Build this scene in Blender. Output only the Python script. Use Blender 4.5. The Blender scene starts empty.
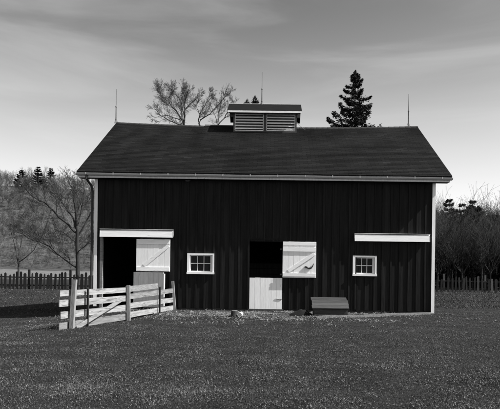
import bpy, bmesh, math, random
import numpy as np
from mathutils import Vector, Matrix, noise as mnoise

rng = random.Random(7)
nrng = np.random.default_rng(11)
scene = bpy.context.scene
COL = scene.collection

# ------------------------------------------------------------------ camera, sky, sun, exposure
CAM_Z = 1.39
ROLL = math.radians(0.75)
FPX = 519.0                      # focal length for a 500 px wide frame
cam_data = bpy.data.cameras.new("camera")
cam_data.sensor_width = 36.0
cam_data.lens = FPX / 500 * 36.0
cam_data.shift_x = (250 - 272) / 500     # view camera with front rise and a little shift
cam_data.shift_y = (272 - 204.5) / 500
cam_data.clip_end = 3000
cam = bpy.data.objects.new("camera", cam_data)
cam.matrix_world = Matrix.Translation((0, 0, CAM_Z)) @ Matrix.Rotation(math.pi / 2, 4, 'X') @ Matrix.Rotation(ROLL, 4, 'Z')
COL.objects.link(cam)
scene.camera = cam

SUN_TO = Vector((2.73, -0.47, 2.84)).normalized()
sun_data = bpy.data.lights.new("sun", 'SUN')
sun_data.energy = 5.0
sun_data.angle = math.radians(0.5)
sun_data.color = (1.0, 0.995, 0.985)
sun = bpy.data.objects.new("sun", sun_data)
sun.rotation_euler = SUN_TO.to_track_quat('Z', 'Y').to_euler()
sun.location = (20, -4, 21)
COL.objects.link(sun)

world = bpy.data.worlds.new("World")
scene.world = world
world.use_nodes = True
wn, wl = world.node_tree.nodes, world.node_tree.links
wn.clear()
sky = wn.new('ShaderNodeTexSky')
sky.sky_type = 'NISHITA'
sky.sun_disc = False
sky.sun_elevation = math.asin(SUN_TO.z)
sky.sun_rotation = math.atan2(SUN_TO.x, SUN_TO.y)
sky.air_density = 1.1
sky.dust_density = 2.0
sep = wn.new('ShaderNodeSeparateColor')
wl.new(sky.outputs[0], sep.inputs[0])
# black and white film behind an orange filter: mostly the red record, a little green
gm = wn.new('ShaderNodeMath'); gm.operation = 'MULTIPLY'; gm.inputs[1].default_value = 0.08
wl.new(sep.outputs[1], gm.inputs[0])
rm = wn.new('ShaderNodeMath'); rm.operation = 'MULTIPLY_ADD'; rm.inputs[1].default_value = 0.92
wl.new(sep.outputs[0], rm.inputs[0]); wl.new(gm.outputs[0], rm.inputs[2])
tc = wn.new('ShaderNodeTexCoord')
mp = wn.new('ShaderNodeMapping')
mp.inputs['Rotation'].default_value = (0.0, math.radians(9), 0.4)
mp.inputs['Scale'].default_value = (1.1, 1.1, 6.5)
wl.new(tc.outputs['Generated'], mp.inputs[0])
cn = wn.new('ShaderNodeTexNoise')
cn.inputs['Scale'].default_value = 1.7
cn.inputs['Detail'].default_value = 8.0
cn.inputs['Roughness'].default_value = 0.52
cn.inputs['Distortion'].default_value = 0.5
wl.new(mp.outputs[0], cn.inputs[0])
cr = wn.new('ShaderNodeMapRange')
cr.interpolation_type = 'SMOOTHSTEP'
cr.inputs[1].default_value = 0.42; cr.inputs[2].default_value = 0.78
cr.inputs[3].default_value = 0.0; cr.inputs[4].default_value = 0.48
wl.new(cn.outputs[0], cr.inputs[0])
mx = wn.new('ShaderNodeMix'); mx.data_type = 'FLOAT'
wl.new(cr.outputs[0], mx.inputs[0])
wl.new(rm.outputs[0], mx.inputs[2])
CLOUD = mx.inputs[3]; CLOUD.default_value = 4.2
# thin spring haze that pales the sky towards the horizon, the same all the way round
sz = wn.new('ShaderNodeSeparateXYZ'); wl.new(tc.outputs['Generated'], sz.inputs[0])
hr = wn.new('ShaderNodeMapRange'); hr.interpolation_type = 'SMOOTHSTEP'
hr.inputs[1].default_value = -0.12; hr.inputs[2].default_value = 0.48
hr.inputs[3].default_value = 0.95; hr.inputs[4].default_value = 0.0
wl.new(sz.outputs[2], hr.inputs[0])
hm = wn.new('ShaderNodeMix'); hm.data_type = 'FLOAT'
wl.new(hr.outputs[0], hm.inputs[0]); wl.new(mx.outputs[0], hm.inputs[2]); hm.inputs[3].default_value = 9.6
comb = wn.new('ShaderNodeCombineColor')
for i in range(3):
    wl.new(hm.outputs[0], comb.inputs[i])
bg = wn.new('ShaderNodeBackground'); bg.inputs[1].default_value = 0.070
wl.new(comb.outputs[0], bg.inputs[0])
wo = wn.new('ShaderNodeOutputWorld')
wl.new(bg.outputs[0], wo.inputs[0])

scene.render.engine = 'CYCLES'
scene.view_settings.view_transform = 'Standard'
scene.view_settings.look = 'None'
scene.view_settings.gamma = 1.0
scene.view_settings.exposure = 1.0
scene.view_settings.use_curve_mapping = False


# ------------------------------------------------------------------ helpers
def at(px, py, D):
    """point at depth D (metres in front of the camera) seen at a place in the 500x409 photograph"""
    c, s = math.cos(ROLL), math.sin(ROLL)
    dx, dy = px - 272, py - 272
    xr, yr = c * dx + s * dy, -s * dx + c * dy
    return Vector((xr * D / FPX, D, CAM_Z - yr * D / FPX))


def smooth(a, b, x):
    t = min(1.0, max(0.0, (x - a) / (b - a)))
    return t * t * (3 - 2 * t)


def material(name, g, var=0.35, scale=(6, 6, 6), rough=0.75, bump=0.25, bump_scale=None, obj_var=0.0,
             fine=None, spec=0.3, lo=None, patch=None):
    """grey procedural paint/wood/stone; noise in world space, tone shifted per object"""
    m = bpy.data.materials.new(name)
    m.use_nodes = True
    n, l = m.node_tree.nodes, m.node_tree.links
    bs = n['Principled BSDF']
    bs.inputs['Roughness'].default_value = rough
    bs.inputs['Specular IOR Level'].default_value = spec
    geo = n.new('ShaderNodeNewGeometry')
    oi = n.new('ShaderNodeObjectInfo')
    off = n.new('ShaderNodeVectorMath'); off.operation = 'MULTIPLY_ADD'
    cmb = n.new('ShaderNodeCombineXYZ')
    for i in range(3):
        l.new(oi.outputs['Random'], cmb.inputs[i])
    off.inputs[1].default_value = (13.7, 29.1, 41.3)
    l.new(cmb.outputs[0], off.inputs[0]); l.new(geo.outputs['Position'], off.inputs[2])
    mapn = n.new('ShaderNodeMapping'); mapn.inputs['Scale'].default_value = scale
    l.new(off.outputs[0], mapn.inputs[0])
    nz = n.new('ShaderNodeTexNoise'); nz.inputs['Scale'].default_value = 1.0
    nz.inputs['Detail'].default_value = 6; nz.inputs['Roughness'].default_value = 0.65
    l.new(mapn.outputs[0], nz.inputs[0])
    mr = n.new('ShaderNodeMapRange')
    mr.inputs[1].default_value = 0.3; mr.inputs[2].default_value = 0.7
    mr.inputs[3].default_value = g * (1 - var) if lo is None else lo
    mr.inputs[4].default_value = g * (1 + var) if lo is None else g
    l.new(nz.outputs[0], mr.inputs[0])
    val = mr.outputs[0]
    if patch:            # worn places: (tone, noise scale, threshold)
        pn = n.new('ShaderNodeTexNoise'); pn.inputs['Scale'].default_value = 1.0
        pn.inputs['Detail'].default_value = 7; pn.inputs['Roughness'].default_value = 0.7
        pm = n.new('ShaderNodeMapping'); pm.inputs['Scale'].default_value = patch[1]
        l.new(off.outputs[0], pm.inputs[0]); l.new(pm.outputs[0], pn.inputs[0])
        pr = n.new('ShaderNodeMapRange'); pr.inputs[1].default_value = patch[2]; pr.inputs[2].default_value = patch[2] + 0.07
        l.new(pn.outputs[0], pr.inputs[0])
        pmx = n.new('ShaderNodeMix'); pmx.data_type = 'FLOAT'
        l.new(pr.outputs[0], pmx.inputs[0]); l.new(val, pmx.inputs[2]); pmx.inputs[3].default_value = patch[0]
        val = pmx.outputs[0]
    if obj_var:
        om = n.new('ShaderNodeMapRange')
        om.inputs[3].default_value = 1 - obj_var; om.inputs[4].default_value = 1 + obj_var
        l.new(oi.outputs['Random'], om.inputs[0])
        mu = n.new('ShaderNodeMath'); mu.operation = 'MULTIPLY'
        l.new(val, mu.inputs[0]); l.new(om.outputs[0], mu.inputs[1])
        val = mu.outputs[0]
    cc = n.new('ShaderNodeCombineColor')
    for i in range(3):
        l.new(val, cc.inputs[i])
    l.new(cc.outputs[0], bs.inputs['Base Color'])
    if bump:
        b = n.new('ShaderNodeBump'); b.inputs['Strength'].default_value = bump
        b.inputs['Distance'].default_value = 0.01
        src = nz
        if bump_scale:
            bm_ = n.new('ShaderNodeMapping'); bm_.inputs['Scale'].default_value = bump_scale
            l.new(off.outputs[0], bm_.inputs[0])
            src = n.new('ShaderNodeTexNoise'); src.inputs['Scale'].default_value = 1.0
            src.inputs['Detail'].default_value = 5
            l.new(bm_.outputs[0], src.inputs[0])
        l.new(src.outputs[0], b.inputs['Height'])
        l.new(b.outputs[0], bs.inputs['Normal'])
    return m


def attr_material(name, rough=0.9, spec=0.2, trans=0.0):
    """tone from a per-piece 'tone' attribute (leaf, blade or tab colour)"""
    m = bpy.data.materials.new(name); m.use_nodes = True
    n, l = m.node_tree.nodes, m.node_tree.links
    bs = n['Principled BSDF']
    bs.inputs['Roughness'].default_value = rough
    bs.inputs['Specular IOR Level'].default_value = spec
    a = n.new('ShaderNodeAttribute'); a.attribute_name = 'tone'
    cc = n.new('ShaderNodeCombineColor')
    for i in range(3):
        l.new(a.outputs['Fac'], cc.inputs[i])
    l.new(cc.outputs[0], bs.inputs['Base Color'])
    return m


M = {}
M['barn_board'] = material('dark_barn_paint', 0.0105, 0.55, (14, 14, 0.8), 0.7, 0.35, (60, 60, 3), obj_var=0.22, spec=0.12,
                           patch=(0.028, (26, 26, 1.6), 0.66))
M['barn_inside'] = material('barn_inside_wood', 0.05, 0.4, (12, 12, 1.2), 0.9, 0.3)
M['white'] = material('white_paint', 0.80, 0.07, (14, 14, 1.6), 0.6, 0.22, (70, 70, 6), obj_var=0.035, spec=0.3,
                      patch=(0.50, (16, 16, 2.2), 0.63))
M['white_h'] = material('white_paint_horizontal', 0.80, 0.08, (1.6, 14, 14), 0.6, 0.22, (6, 70, 70), obj_var=0.03, spec=0.3,
                        patch=(0.52, (2.2, 16, 16), 0.63))
M['white_worn'] = material('worn_white_paint', 0.62, 0.16, (12, 12, 2.5), 0.75, 0.3, (70, 70, 6), obj_var=0.06,
                           patch=(0.28, (14, 14, 3), 0.62))
M['grey_metal'] = material('galvanised_gutter', 0.36, 0.16, (3, 20, 20), 0.5, 0.1)
M['dark_metal'] = material('dark_iron', 0.022, 0.3, (20, 20, 20), 0.6, 0.1)
M['rod'] = material('weathered_rod', 0.10, 0.2, (20, 20, 20), 0.5, 0.0)
M['deck'] = material('roof_deck', 0.010, 0.3, (5, 5, 5), 0.9, 0.2)
M['louver'] = material('grey_white_louver', 0.72, 0.2, (3, 16, 16), 0.75, 0.2, obj_var=0.12)
M['cupola_roof'] = material('tarred_cupola_roof', 0.007, 0.3, (3, 9, 9), 0.95, 0.3, spec=0.08)
M['cupola'] = material('cupola_wood', 0.045, 0.3, (8, 8, 8), 0.8, 0.2)
M['fence_wood'] = material('whitewashed_rail', 0.21, 0.42, (3, 2.2, 26), 0.9, 0.6, (14, 8, 90), obj_var=0.30,
                           patch=(0.085, (2.6, 2.0, 16), 0.56))
M['fence_post'] = material('weathered_post', 0.20, 0.35, (26, 26, 4), 0.88, 0.55, (80, 80, 10), obj_var=0.10,
                           patch=(0.12, (14, 14, 2.2), 0.58))
M['fence_grey'] = material('grey_rail', 0.17, 0.4, (6, 5, 30), 0.9, 0.5, (30, 12, 90))
M['picket'] = material('dark_picket', 0.018, 0.4, (12, 12, 3), 0.9, 0.3, obj_var=0.35)
M['picket_pale'] = material('pale_picket', 0.06, 0.4, (12, 12, 3), 0.9, 0.3, obj_var=0.3)
M['bin'] = material('weathered_bin_boards', 0.036, 0.4, (3, 18, 18), 0.9, 0.5, (10, 80, 80), obj_var=0.25)
M['timber'] = material('bleached_timber', 0.11, 0.45, (3, 20, 20), 0.9, 0.5, (8, 60, 60))
M['bark'] = material('bare_bark', 0.028, 0.45, (7, 7, 2), 0.95, 0.6)
M['bark_back'] = material('bark_behind_barn', 0.030, 0.4, (5, 5, 2), 0.95, 0.4)
M['bark_dark'] = material('conifer_bark', 0.035, 0.4, (7, 7, 2), 0.95, 0.5)
M['can'] = material('white_tin', 0.65, 0.2, (20, 20, 20), 0.45, 0.1)
M['block'] = material('dark_block', 0.04, 0.4, (14, 14, 30), 0.9, 0.4)
M['leaf'] = attr_material('foliage_tone', 0.8)
M['blade'] = attr_material('grass_tone', 0.85)
M['shingle'] = attr_material('shingle_tone', 0.95, 0.10)
gl = bpy.data.materials.new('window_glass'); gl.use_nodes = True
gb = gl.node_tree.nodes['Principled BSDF']
gb.inputs['Base Color'].default_value = (0.9, 0.9, 0.9, 1); gb.inputs['Transmission Weight'].default_value = 1.0
gb.inputs['Roughness'].default_value = 0.02; gb.inputs['IOR'].default_value = 1.15
M['glass'] = gl


class MB:
    """collects shapes into one mesh"""
    def __init__(self):
        self.v, self.f = [], []

    def add(self, verts, faces):
        o = len(self.v)
        self.v.extend([tuple(v) for v in verts])
        self.f.extend([tuple(i + o for i in f) for f in faces])
        return self

    def box(self, x0, x1, y0, y1, z0, z1):
        v = [(x0, y0, z0), (x1, y0, z0), (x1, y1, z0), (x0, y1, z0), (x0, y0, z1), (x1, y0, z1), (x1, y1, z1), (x0, y1, z1)]
        return self.add(v, [(0, 3, 2, 1), (4, 5, 6, 7), (0, 1, 5, 4), (1, 2, 6, 5), (2, 3, 7, 6), (3, 0, 4, 7)])

    def beam(self, a, b, w, h, up=Vector((0, 0, 1))):
        """board from a to b; h along up, w across"""
        a, b = Vector(a), Vector(b)
        d = (b - a).normalized()
        s = d.cross(up).normalized()
        u = s.cross(d).normalized()
        v = []
        for p in (a, b):
            for (i, j) in ((-1, -1), (1, -1), (1, 1), (-1, 1)):
                v.append(p + s * (i * w / 2) + u * (j * h / 2))
        return self.add(v, [(3, 2, 1, 0), (4, 5, 6, 7), (0, 1, 5, 4), (1, 2, 6, 5), (2, 3, 7, 6), (3, 0, 4, 7)])

    def tube(self, pts, rads, n=8, caps=True):
        pts = [Vector(p) for p in pts]
        rings = []
        ref = Vector((0.31, 0.17, 0.93))
        for i, p in enumerate(pts):
            d = (pts[min(i + 1, len(pts) - 1)] - pts[max(i - 1, 0)])
            d = d.normalized() if d.length > 1e-9 else Vector((0, 0, 1))
            s = d.cross(ref)
            if s.length < 1e-3:
                s = d.cross(Vector((1, 0, 0)))
            s.normalize(); u = s.cross(d)
            rings.append([p + (s * math.cos(2 * math.pi * k / n) + u * math.sin(2 * math.pi * k / n)) * rads[i] for k in range(n)])
        v = [q for r in rings for q in r]
        f = []
        for i in range(len(pts) - 1):
            for k in range(n):
                k2 = (k + 1) % n
                f.append((i * n + k, i * n + k2, (i + 1) * n + k2, (i + 1) * n + k))
        if caps:
            f.append(tuple(range(n))); f.append(tuple((len(pts) - 1) * n + k for k in reversed(range(n))))
        return self.add(v, f)

    def mesh(self, name, mat, sm=False):
        me = bpy.data.meshes.new(name)
        me.from_pydata(self.v, [], self.f)
        me.materials.append(mat)
        if sm:
            for p in me.polygons:
                p.use_smooth = True
        me.update()
        bm = bmesh.new(); bm.from_mesh(me)
        bmesh.ops.recalc_face_normals(bm, faces=bm.faces)
        bm.to_mesh(me); bm.free()
        return me

    def build(self, name, mat, parent=None, sm=False):
        o = bpy.data.objects.new(name, self.mesh(name, mat, sm))
        COL.objects.link(o)
        if parent is not None:
            adopt(o, parent)
        return o


def adopt(o, parent):
    """mesh is in world coordinates: keep it there under its parent"""
    o.parent = parent
    if parent.type == 'EMPTY':
        o.location = Vector(o.location) - parent.location


def empty(name, loc, label=None, cat=None, group=None):
    e = bpy.data.objects.new(name, None)
    e.empty_display_size = 0.3
    e.location = loc
    COL.objects.link(e)
    if label:
        tag(e, label, cat, group)
    return e


def tag(o, label, cat, group=None, kind=None):
    o['label'] = label; o['category'] = cat
    if group:
        o['group'] = group
    if kind:
        o['kind'] = kind
    return o


_unit = {}
def piece(name, mat, x0, x1, y0, y1, z0, z1, parent):
    """box piece that shares one unit mesh per material (bevelled a touch)"""
    key = mat.name
    if key not in _unit:
        _unit[key] = MB().box(-.5, .5, -.5, .5, -.5, .5).mesh('piece_' + mat.name, mat)
    o = bpy.data.objects.new(name, _unit[key])
    COL.objects.link(o)
    o.location = ((x0 + x1) / 2, (y0 + y1) / 2, (z0 + z1) / 2)
    o.scale = (x1 - x0, y1 - y0, z1 - z0)
    if parent is not None:
        adopt(o, parent)
    return o


def np_mesh(name, verts, faces, mat, tone=None, sm=False):
    """verts (n,3) and faces (m,k) from numpy, optional tone per vertex"""
    me = bpy.data.meshes.new(name)
    nv, nf, k = len(verts), len(faces), faces.shape[1]
    me.vertices.add(nv)
    me.vertices.foreach_set('co', np.ascontiguousarray(verts, dtype=np.float32).ravel())
    me.loops.add(nf * k)
    me.loops.foreach_set('vertex_index', np.ascontiguousarray(faces, dtype=np.int32).ravel())
    me.polygons.add(nf)
    me.polygons.foreach_set('loop_start', np.arange(0, nf * k, k, dtype=np.int32))
    me.polygons.foreach_set('loop_total', np.full(nf, k, dtype=np.int32))
    if sm:
        me.polygons.foreach_set('use_smooth', np.ones(nf, dtype=bool))
    if tone is not None:
        a = me.attributes.new('tone', 'FLOAT', 'POINT')
        a.data.foreach_set('value', np.ascontiguousarray(tone, dtype=np.float32))
    me.materials.append(mat)
    me.update()
    me.validate()
    return me


# ------------------------------------------------------------------ ground and hill
def gz(x, y):
    z = 0.0
    # the yard falls away left of the barn
    fall = 0.17 * max(0.0, -5.2 - x)
    fall = 0.62 * (1 - math.exp(-fall / 0.62))
    z -= fall * (1 - smooth(24, 36, y))
    z -= 0.10 * smooth(24, 38, y) * smooth(-2, -9, x)
    z += 0.030 * mnoise.noise((x * 0.35, y * 0.35, 0)) + 0.018 * mnoise.noise((x * 1.3, y * 1.3, 5))
    z += 1.05 * smooth(44, 120, y)
    # wooded hill
    crest = 36.0 + 3.0 * mnoise.noise((x * 0.012, 3.0, 0)) - 15.0 * smooth(5, 70, x)
    t = min(1.0, max(0.0, (y - 122) / 98))
    z += crest * (t * t * (3 - 2 * t)) * 0.94
    if y > 100:
        z += 1.1 * mnoise.noise((x * 0.05, y * 0.05, 2)) * smooth(100, 160, y)
    return z


def axis(knots):
    out = []
    for (a, b, st) in knots:
        out += list(np.arange(a, b, st))
    out.append(knots[-1][1])
    return out


xs = axis([(-600, -200, 40), (-200, -60, 7), (-60, -14, 2.0), (-14, 14, 0.35), (14, 60, 2.0), (60, 200, 7), (200, 600, 40)])
ys = axis([(-60, 2, 6), (2, 30, 0.35), (30, 60, 1.2), (60, 240, 5), (240, 700, 46)])
gv = np.array([(x, y, gz(x, y)) for y in ys for x in xs])
nx = len(xs)
ii = np.arange(len(ys) - 1)[:, None] * nx + np.arange(nx - 1)[None, :]
gf = np.stack([ii, ii + 1, ii + nx + 1, ii + nx], -1).reshape(-1, 4)


def ground_material():
    m = bpy.data.materials.new('yard_turf'); m.use_nodes = True
    n, l = m.node_tree.nodes, m.node_tree.links
    bs = n['Principled BSDF']; bs.inputs['Roughness'].default_value = 0.95; bs.inputs['Specular IOR Level'].default_value = 0.1
    geo = n.new('ShaderNodeNewGeometry')
    sp = n.new('ShaderNodeSeparateXYZ'); l.new(geo.outputs['Position'], sp.inputs[0])

    def noise_(scale, detail=6, rough=0.65):
        mp_ = n.new('ShaderNodeMapping'); mp_.inputs['Scale'].default_value = scale
        l.new(geo.outputs['Position'], mp_.inputs[0])
        t = n.new('ShaderNodeTexNoise'); t.inputs['Scale'].default_value = 1; t.inputs['Detail'].default_value = detail
        t.inputs['Roughness'].default_value = rough
        l.new(mp_.outputs[0], t.inputs[0]); return t.outputs[0]

    def ramp(src, a, b, lo, hi):
        r = n.new('ShaderNodeMapRange'); r.interpolation_type = 'SMOOTHSTEP'
        for i, v in enumerate((a, b, lo, hi)):
            r.inputs[i + 1].default_value = v
        l.new(src, r.inputs[0]); return r.outputs[0]

    def math_(op, a, b):
        t = n.new('ShaderNodeMath'); t.operation = op
        for i, v in enumerate((a, b)):
            if isinstance(v, (int, float)):
                t.inputs[i].default_value = v
            else:
                l.new(v, t.inputs[i])
        return t.outputs[0]

    def mix(f, a, b):
        t = n.new('ShaderNodeMix'); t.data_type = 'FLOAT'
        for i, v in ((0, f), (2, a), (3, b)):
            if isinstance(v, (int, float)):
                t.inputs[i].default_value = v
            else:
                l.new(v, t.inputs[i])
        return t.outputs[0]
    fine = noise_((28, 28, 28), 7, 0.8)
    mid = noise_((1.3, 2.2, 1), 5)
    turf = mix(ramp(fine, 0.35, 0.65, 0, 1), 0.004, 0.034)
    turf = math_('MULTIPLY', turf, ramp(mid, 0.3, 0.7, 0.65, 1.35))
    # pale dry grass of the field beyond the picket fence
    big = noise_((0.05, 0.12, 1), 4)
    wob = math_('MULTIPLY_ADD', big, 22); n_last = wob.node; n_last.inputs[2].default_value = -11
    yy = math_('ADD', sp.outputs[1], wob)
    field = math_('MULTIPLY', ramp(yy, 62, 74, 0, 1), ramp(yy, 120, 134, 1, 0))
    field = math_('MULTIPLY', field, ramp(sp.outputs[0], -6, 6, 1, 0.25))
    col = mix(field, turf, math_('MULTIPLY', ramp(noise_((0.6, 1.2, 1), 5), 0.3, 0.7, 0.6, 1.2), 0.13))
    hill = ramp(yy, 122, 140, 0, 1)
    col = mix(hill, col, math_('MULTIPLY', ramp(noise_((0.9, 0.9, 0.9), 8, 0.85), 0.38, 0.62, 0.35, 1.6), 0.056))
    # trodden earth and chaff along the foot of the front wall
    wx = math_('MULTIPLY', math_('ADD', sp.outputs[0], .4), .21)
    wy = math_('MULTIPLY', math_('ADD', sp.outputs[1], -17.2), .55)
    wd = math_('ADD', math_('MULTIPLY', wx, wx), math_('MULTIPLY', wy, wy))
    worn = ramp(math_('ADD', wd, math_('MULTIPLY', noise_((2.2, 3.0, 1), 6, .7), 1.2)), .75, 1.35, 1, 0)
    col = mix(worn, col, math_('MULTIPLY', ramp(noise_((11, 11, 11), 6, .8), .35, .65, .3, 1.7), 0.055))
    # dark strip across the ground on the right behind the barn
    dark_strip_y = math_('ADD', sp.outputs[1], math_('MULTIPLY', mid, 1.2))
    dark_strip = math_('MULTIPLY', ramp(dark_strip_y, 26.9, 27.3, 0, 1), ramp(dark_strip_y, 28.4, 29.0, 1, 0))
    dark_strip = math_('MULTIPLY', dark_strip, ramp(sp.outputs[0], 7, 8, 0, 1))
    col = mix(dark_strip, col, 0.008)
    cc = n.new('ShaderNodeCombineColor')
    for i in range(3):
        l.new(col, cc.inputs[i])
    l.new(cc.outputs[0], bs.inputs['Base Color'])
    b = n.new('ShaderNodeBump'); b.inputs['Strength'].default_value = 0.8; b.inputs['Distance'].default_value = 0.04
    l.new(noise_((9, 9, 9), 7, 0.8), b.inputs['Height']); l.new(b.outputs[0], bs.inputs['Normal'])
    return m


ground = bpy.data.objects.new('ground', np_mesh('ground', gv, gf, ground_material(), sm=True))
ground['kind'] = 'structure'
COL.objects.link(ground)

# ------------------------------------------------------------------ barn
WY = 18.40                     # outer face of the front boards
X0, X1 = -6.29, 5.73           # front corners
YB = 26.6                      # back wall
YR = 22.5                      # ridge
EY = 18.0                      # front eave edge
RX0, RX1 = -6.81, 6.20         # roof ends
ZE, ZR = 4.79, 7.78            # roof surface at eave and ridge
SL = (ZR - ZE) / (YR - EY)


def roof_z(x, y):
    d = abs(y - YR)
    t = 1 - d / (YR - EY)
    u = (x - RX0) / (RX1 - RX0)
    return ZE + (ZR - ZE) * t - 0.13 * max(0, t) * math.sin(math.pi * min(1, max(0, u))) ** 0.8


barn = empty('barn', (-0.28, 22.5, 0), 'long dark board and batten barn with shingled gable roof, louvered cupola and white doors', 'barn')

# openings in the front wall: x0, x1, z0, z1
p0, p1 = at(100, 237, WY), at(137, 237, WY)
OPEN_L = (p0.x, -4.60, 0.0, p0.z)
d0, d1 = at(249.7, 241.3, WY), at(282.6, 278, WY)
OPEN_D = (d0.x, d1.x, 0.06, d0.z)
w0, w1 = at(187.5, 253.3, WY), at(214, 274, WY)
WIN_L = (w0.x, w1.x, w1.z, w0.z)
w0, w1 = at(352.8, 255.6, WY), at(376.2, 276, WY)
WIN_R = (w0.x, w1.x, w1.z, w0.z)
HOLES = [OPEN_L, OPEN_D, (WIN_L[0] + .05, WIN_L[1] - .05, WIN_L[2] + .05, WIN_L[3] - .05),
         (WIN_R[0] + .05, WIN_R[1] - .05, WIN_R[2] + .05, WIN_R[3] - .05)]
ZTOP = 5.0
ZBOT = 0.07


def spans(x0, x1):
    """z intervals of solid wall between x0 and x1"""
    iv = [(ZBOT, ZTOP)]
    for (a, b, c, d) in HOLES:
        if x1 > a + 1e-4 and x0 < b - 1e-4:
            new = []
            for (p, q) in iv:
                if d <= p or c >= q:
                    new.append((p, q))
                else:
                    if c > p + 0.02: new.append((p, c))
                    if d < q - 0.02: new.append((d, q))
            iv = new
    return iv


frame = MB()                    # sill beam, girts and plate that carry the boards
for z in (0.10, 2.92, 4.85):
    segs = [(X0 + .06, X1 - .06)]
    for (a, b, c, d) in HOLES:
        if c < z + .12 and d > z - .12:
            segs = [s for (p, q) in segs for s in ((p, min(q, a)), (max(p, b), q)) if s[1] - s[0] > .05] if True else segs
    for (a, b) in segs:
        frame.box(a, b, WY + .03, WY + .17, z - .09, z + .09)
front_wall = frame.build('front_wall', M['barn_inside'], barn)
NB = 40
bw = (X1 - X0) / NB
edges = [X0 + i * bw + (rng.uniform(-.018, .018) if 0 < i < NB else 0) for i in range(NB + 1)]
for i in range(NB):
    a, b = edges[i] + .003, edges[i + 1] - .003
    cuts = sorted({a, b} | {e for h in HOLES for e in h[:2] if a < e < b})
    for p, q in zip(cuts[:-1], cuts[1:]):
        for (c, d) in spans(p, q):
            o_ = rng.uniform(0, .006)
            piece('board', M['barn_board'], p, q, WY + o_, WY + .028, c + (rng.uniform(-.03, .02) if c == ZBOT else 0), d, front_wall)
for i in range(1, NB):
    a, b = edges[i] - .03, edges[i] + .03
    for (c, d) in spans(a, b):
        if d - c > .15:
            piece('batten', M['barn_board'], a, b, WY - .022, WY - .0005, c + (rng.uniform(-.03, .02) if c == ZBOT else 0), d, front_wall)

# side and back walls
for name, x in (('side_wall', X0), ('side_wall', X1)):
    m = MB()
    s = 1 if x == X0 else -1
    xa, xb = (x, x + .03) if s > 0 else (x - .03, x)
    n_ = 27
    st = (YB - WY - .06) / n_
    for k in range(n_):
        ya, yb = WY + .03 + k * st, WY + .03 + (k + 1) * st
        za, zb = roof_z(x, ya) - .06, roof_z(x, yb) - .06
        v = [(xx, yy, zz) for xx in (xa, xb) for (yy, zz) in ((ya, .05), (yb, .05), (yb, zb), (ya, za))]
        m.add(v, [(0, 1, 2, 3), (7, 6, 5, 4), (0, 4, 5, 1), (1, 5, 6, 2), (2, 6, 7, 3), (3, 7, 4, 0)])
        if k:
            m.box(xa - .022 if s > 0 else xb, xa if s > 0 else xb + .022, ya - .03, ya + .03, .05, za - .02)
    m.build(name, M['barn_board'], barn)
m = MB()
for k in range(NB):
    m.box(edges[k], edges[k + 1], YB - .03, YB, .05, 5.0)
    m.box(edges[k] - .03, edges[k] + .03, YB, YB + .022, .05, 5.0)
m.build('back_wall', M['barn_board'], barn)
MB().box(X0 + .04, X1 - .04, WY + .18, YB - .04, -.25, .055).build('barn_floor', M['barn_inside'], barn)
m = MB()
m.box(X0 + .04, X1 - .04, WY + .18, YB - .04, 2.98, 3.03)
for k in range(12):
    x = X0 + .6 + k * 1.0
    m.box(x, x + .08, WY + .18, YB - .04, 2.78, 2.979)
m.build('loft_floor', M['barn_inside'], barn)
for x in (-4.5, -2.2, 1.2, 3.6):
    piece('interior_post', M['barn_inside'], x - .09, x + .09, 22.4, 22.58, .055, 2.78, barn)
m = MB()                        # stall partition behind the dutch door
for k in range(7):
    m.box(-2.19, 1.19, 22.58, 22.61, .1 + k * .24, .32 + k * .24)
m.build('stall_partition', M['barn_inside'], barn)
m = MB()                        # foundation stones
x = X0
while x < X1 - .1:
    w = rng.uniform(.3, .7); x2 = min(X1, x + w)
    m.box(x + .01, x2 - .01, WY + .02, WY + .25, -.35, .05 + rng.uniform(-.02, .0)); x = x2
m.build('foundation', M['block'], barn)

# roof deck
NSEG = 24
deck = MB()
for side in (1, -1):
    top, bot = [], []
    for k in range(NSEG + 1):
        x = RX0 + (RX1 - RX0) * k / NSEG
        for y in (YR - side * (YR - EY), YR):
            z = roof_z(x, y)
            top.append((x, y, z)); bot.append((x, y, z - .045))
    v = top + bot
    o_ = len(top); f = []
    for k in range(NSEG):
        a = 2 * k
        f += [(a, a + 1, a + 3, a + 2), (o_ + a, o_ + a + 2, o_ + a + 3, o_ + a + 1), (a, a + 2, o_ + a + 2, o_ + a)]
    f += [(0, o_, o_ + 1, 1), (2 * NSEG, 2 * NSEG + 1, o_ + 2 * NSEG + 1, o_ + 2 * NSEG)]
    deck.add(v, f)
roof = deck.build('roof', M['deck'], barn)

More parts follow.
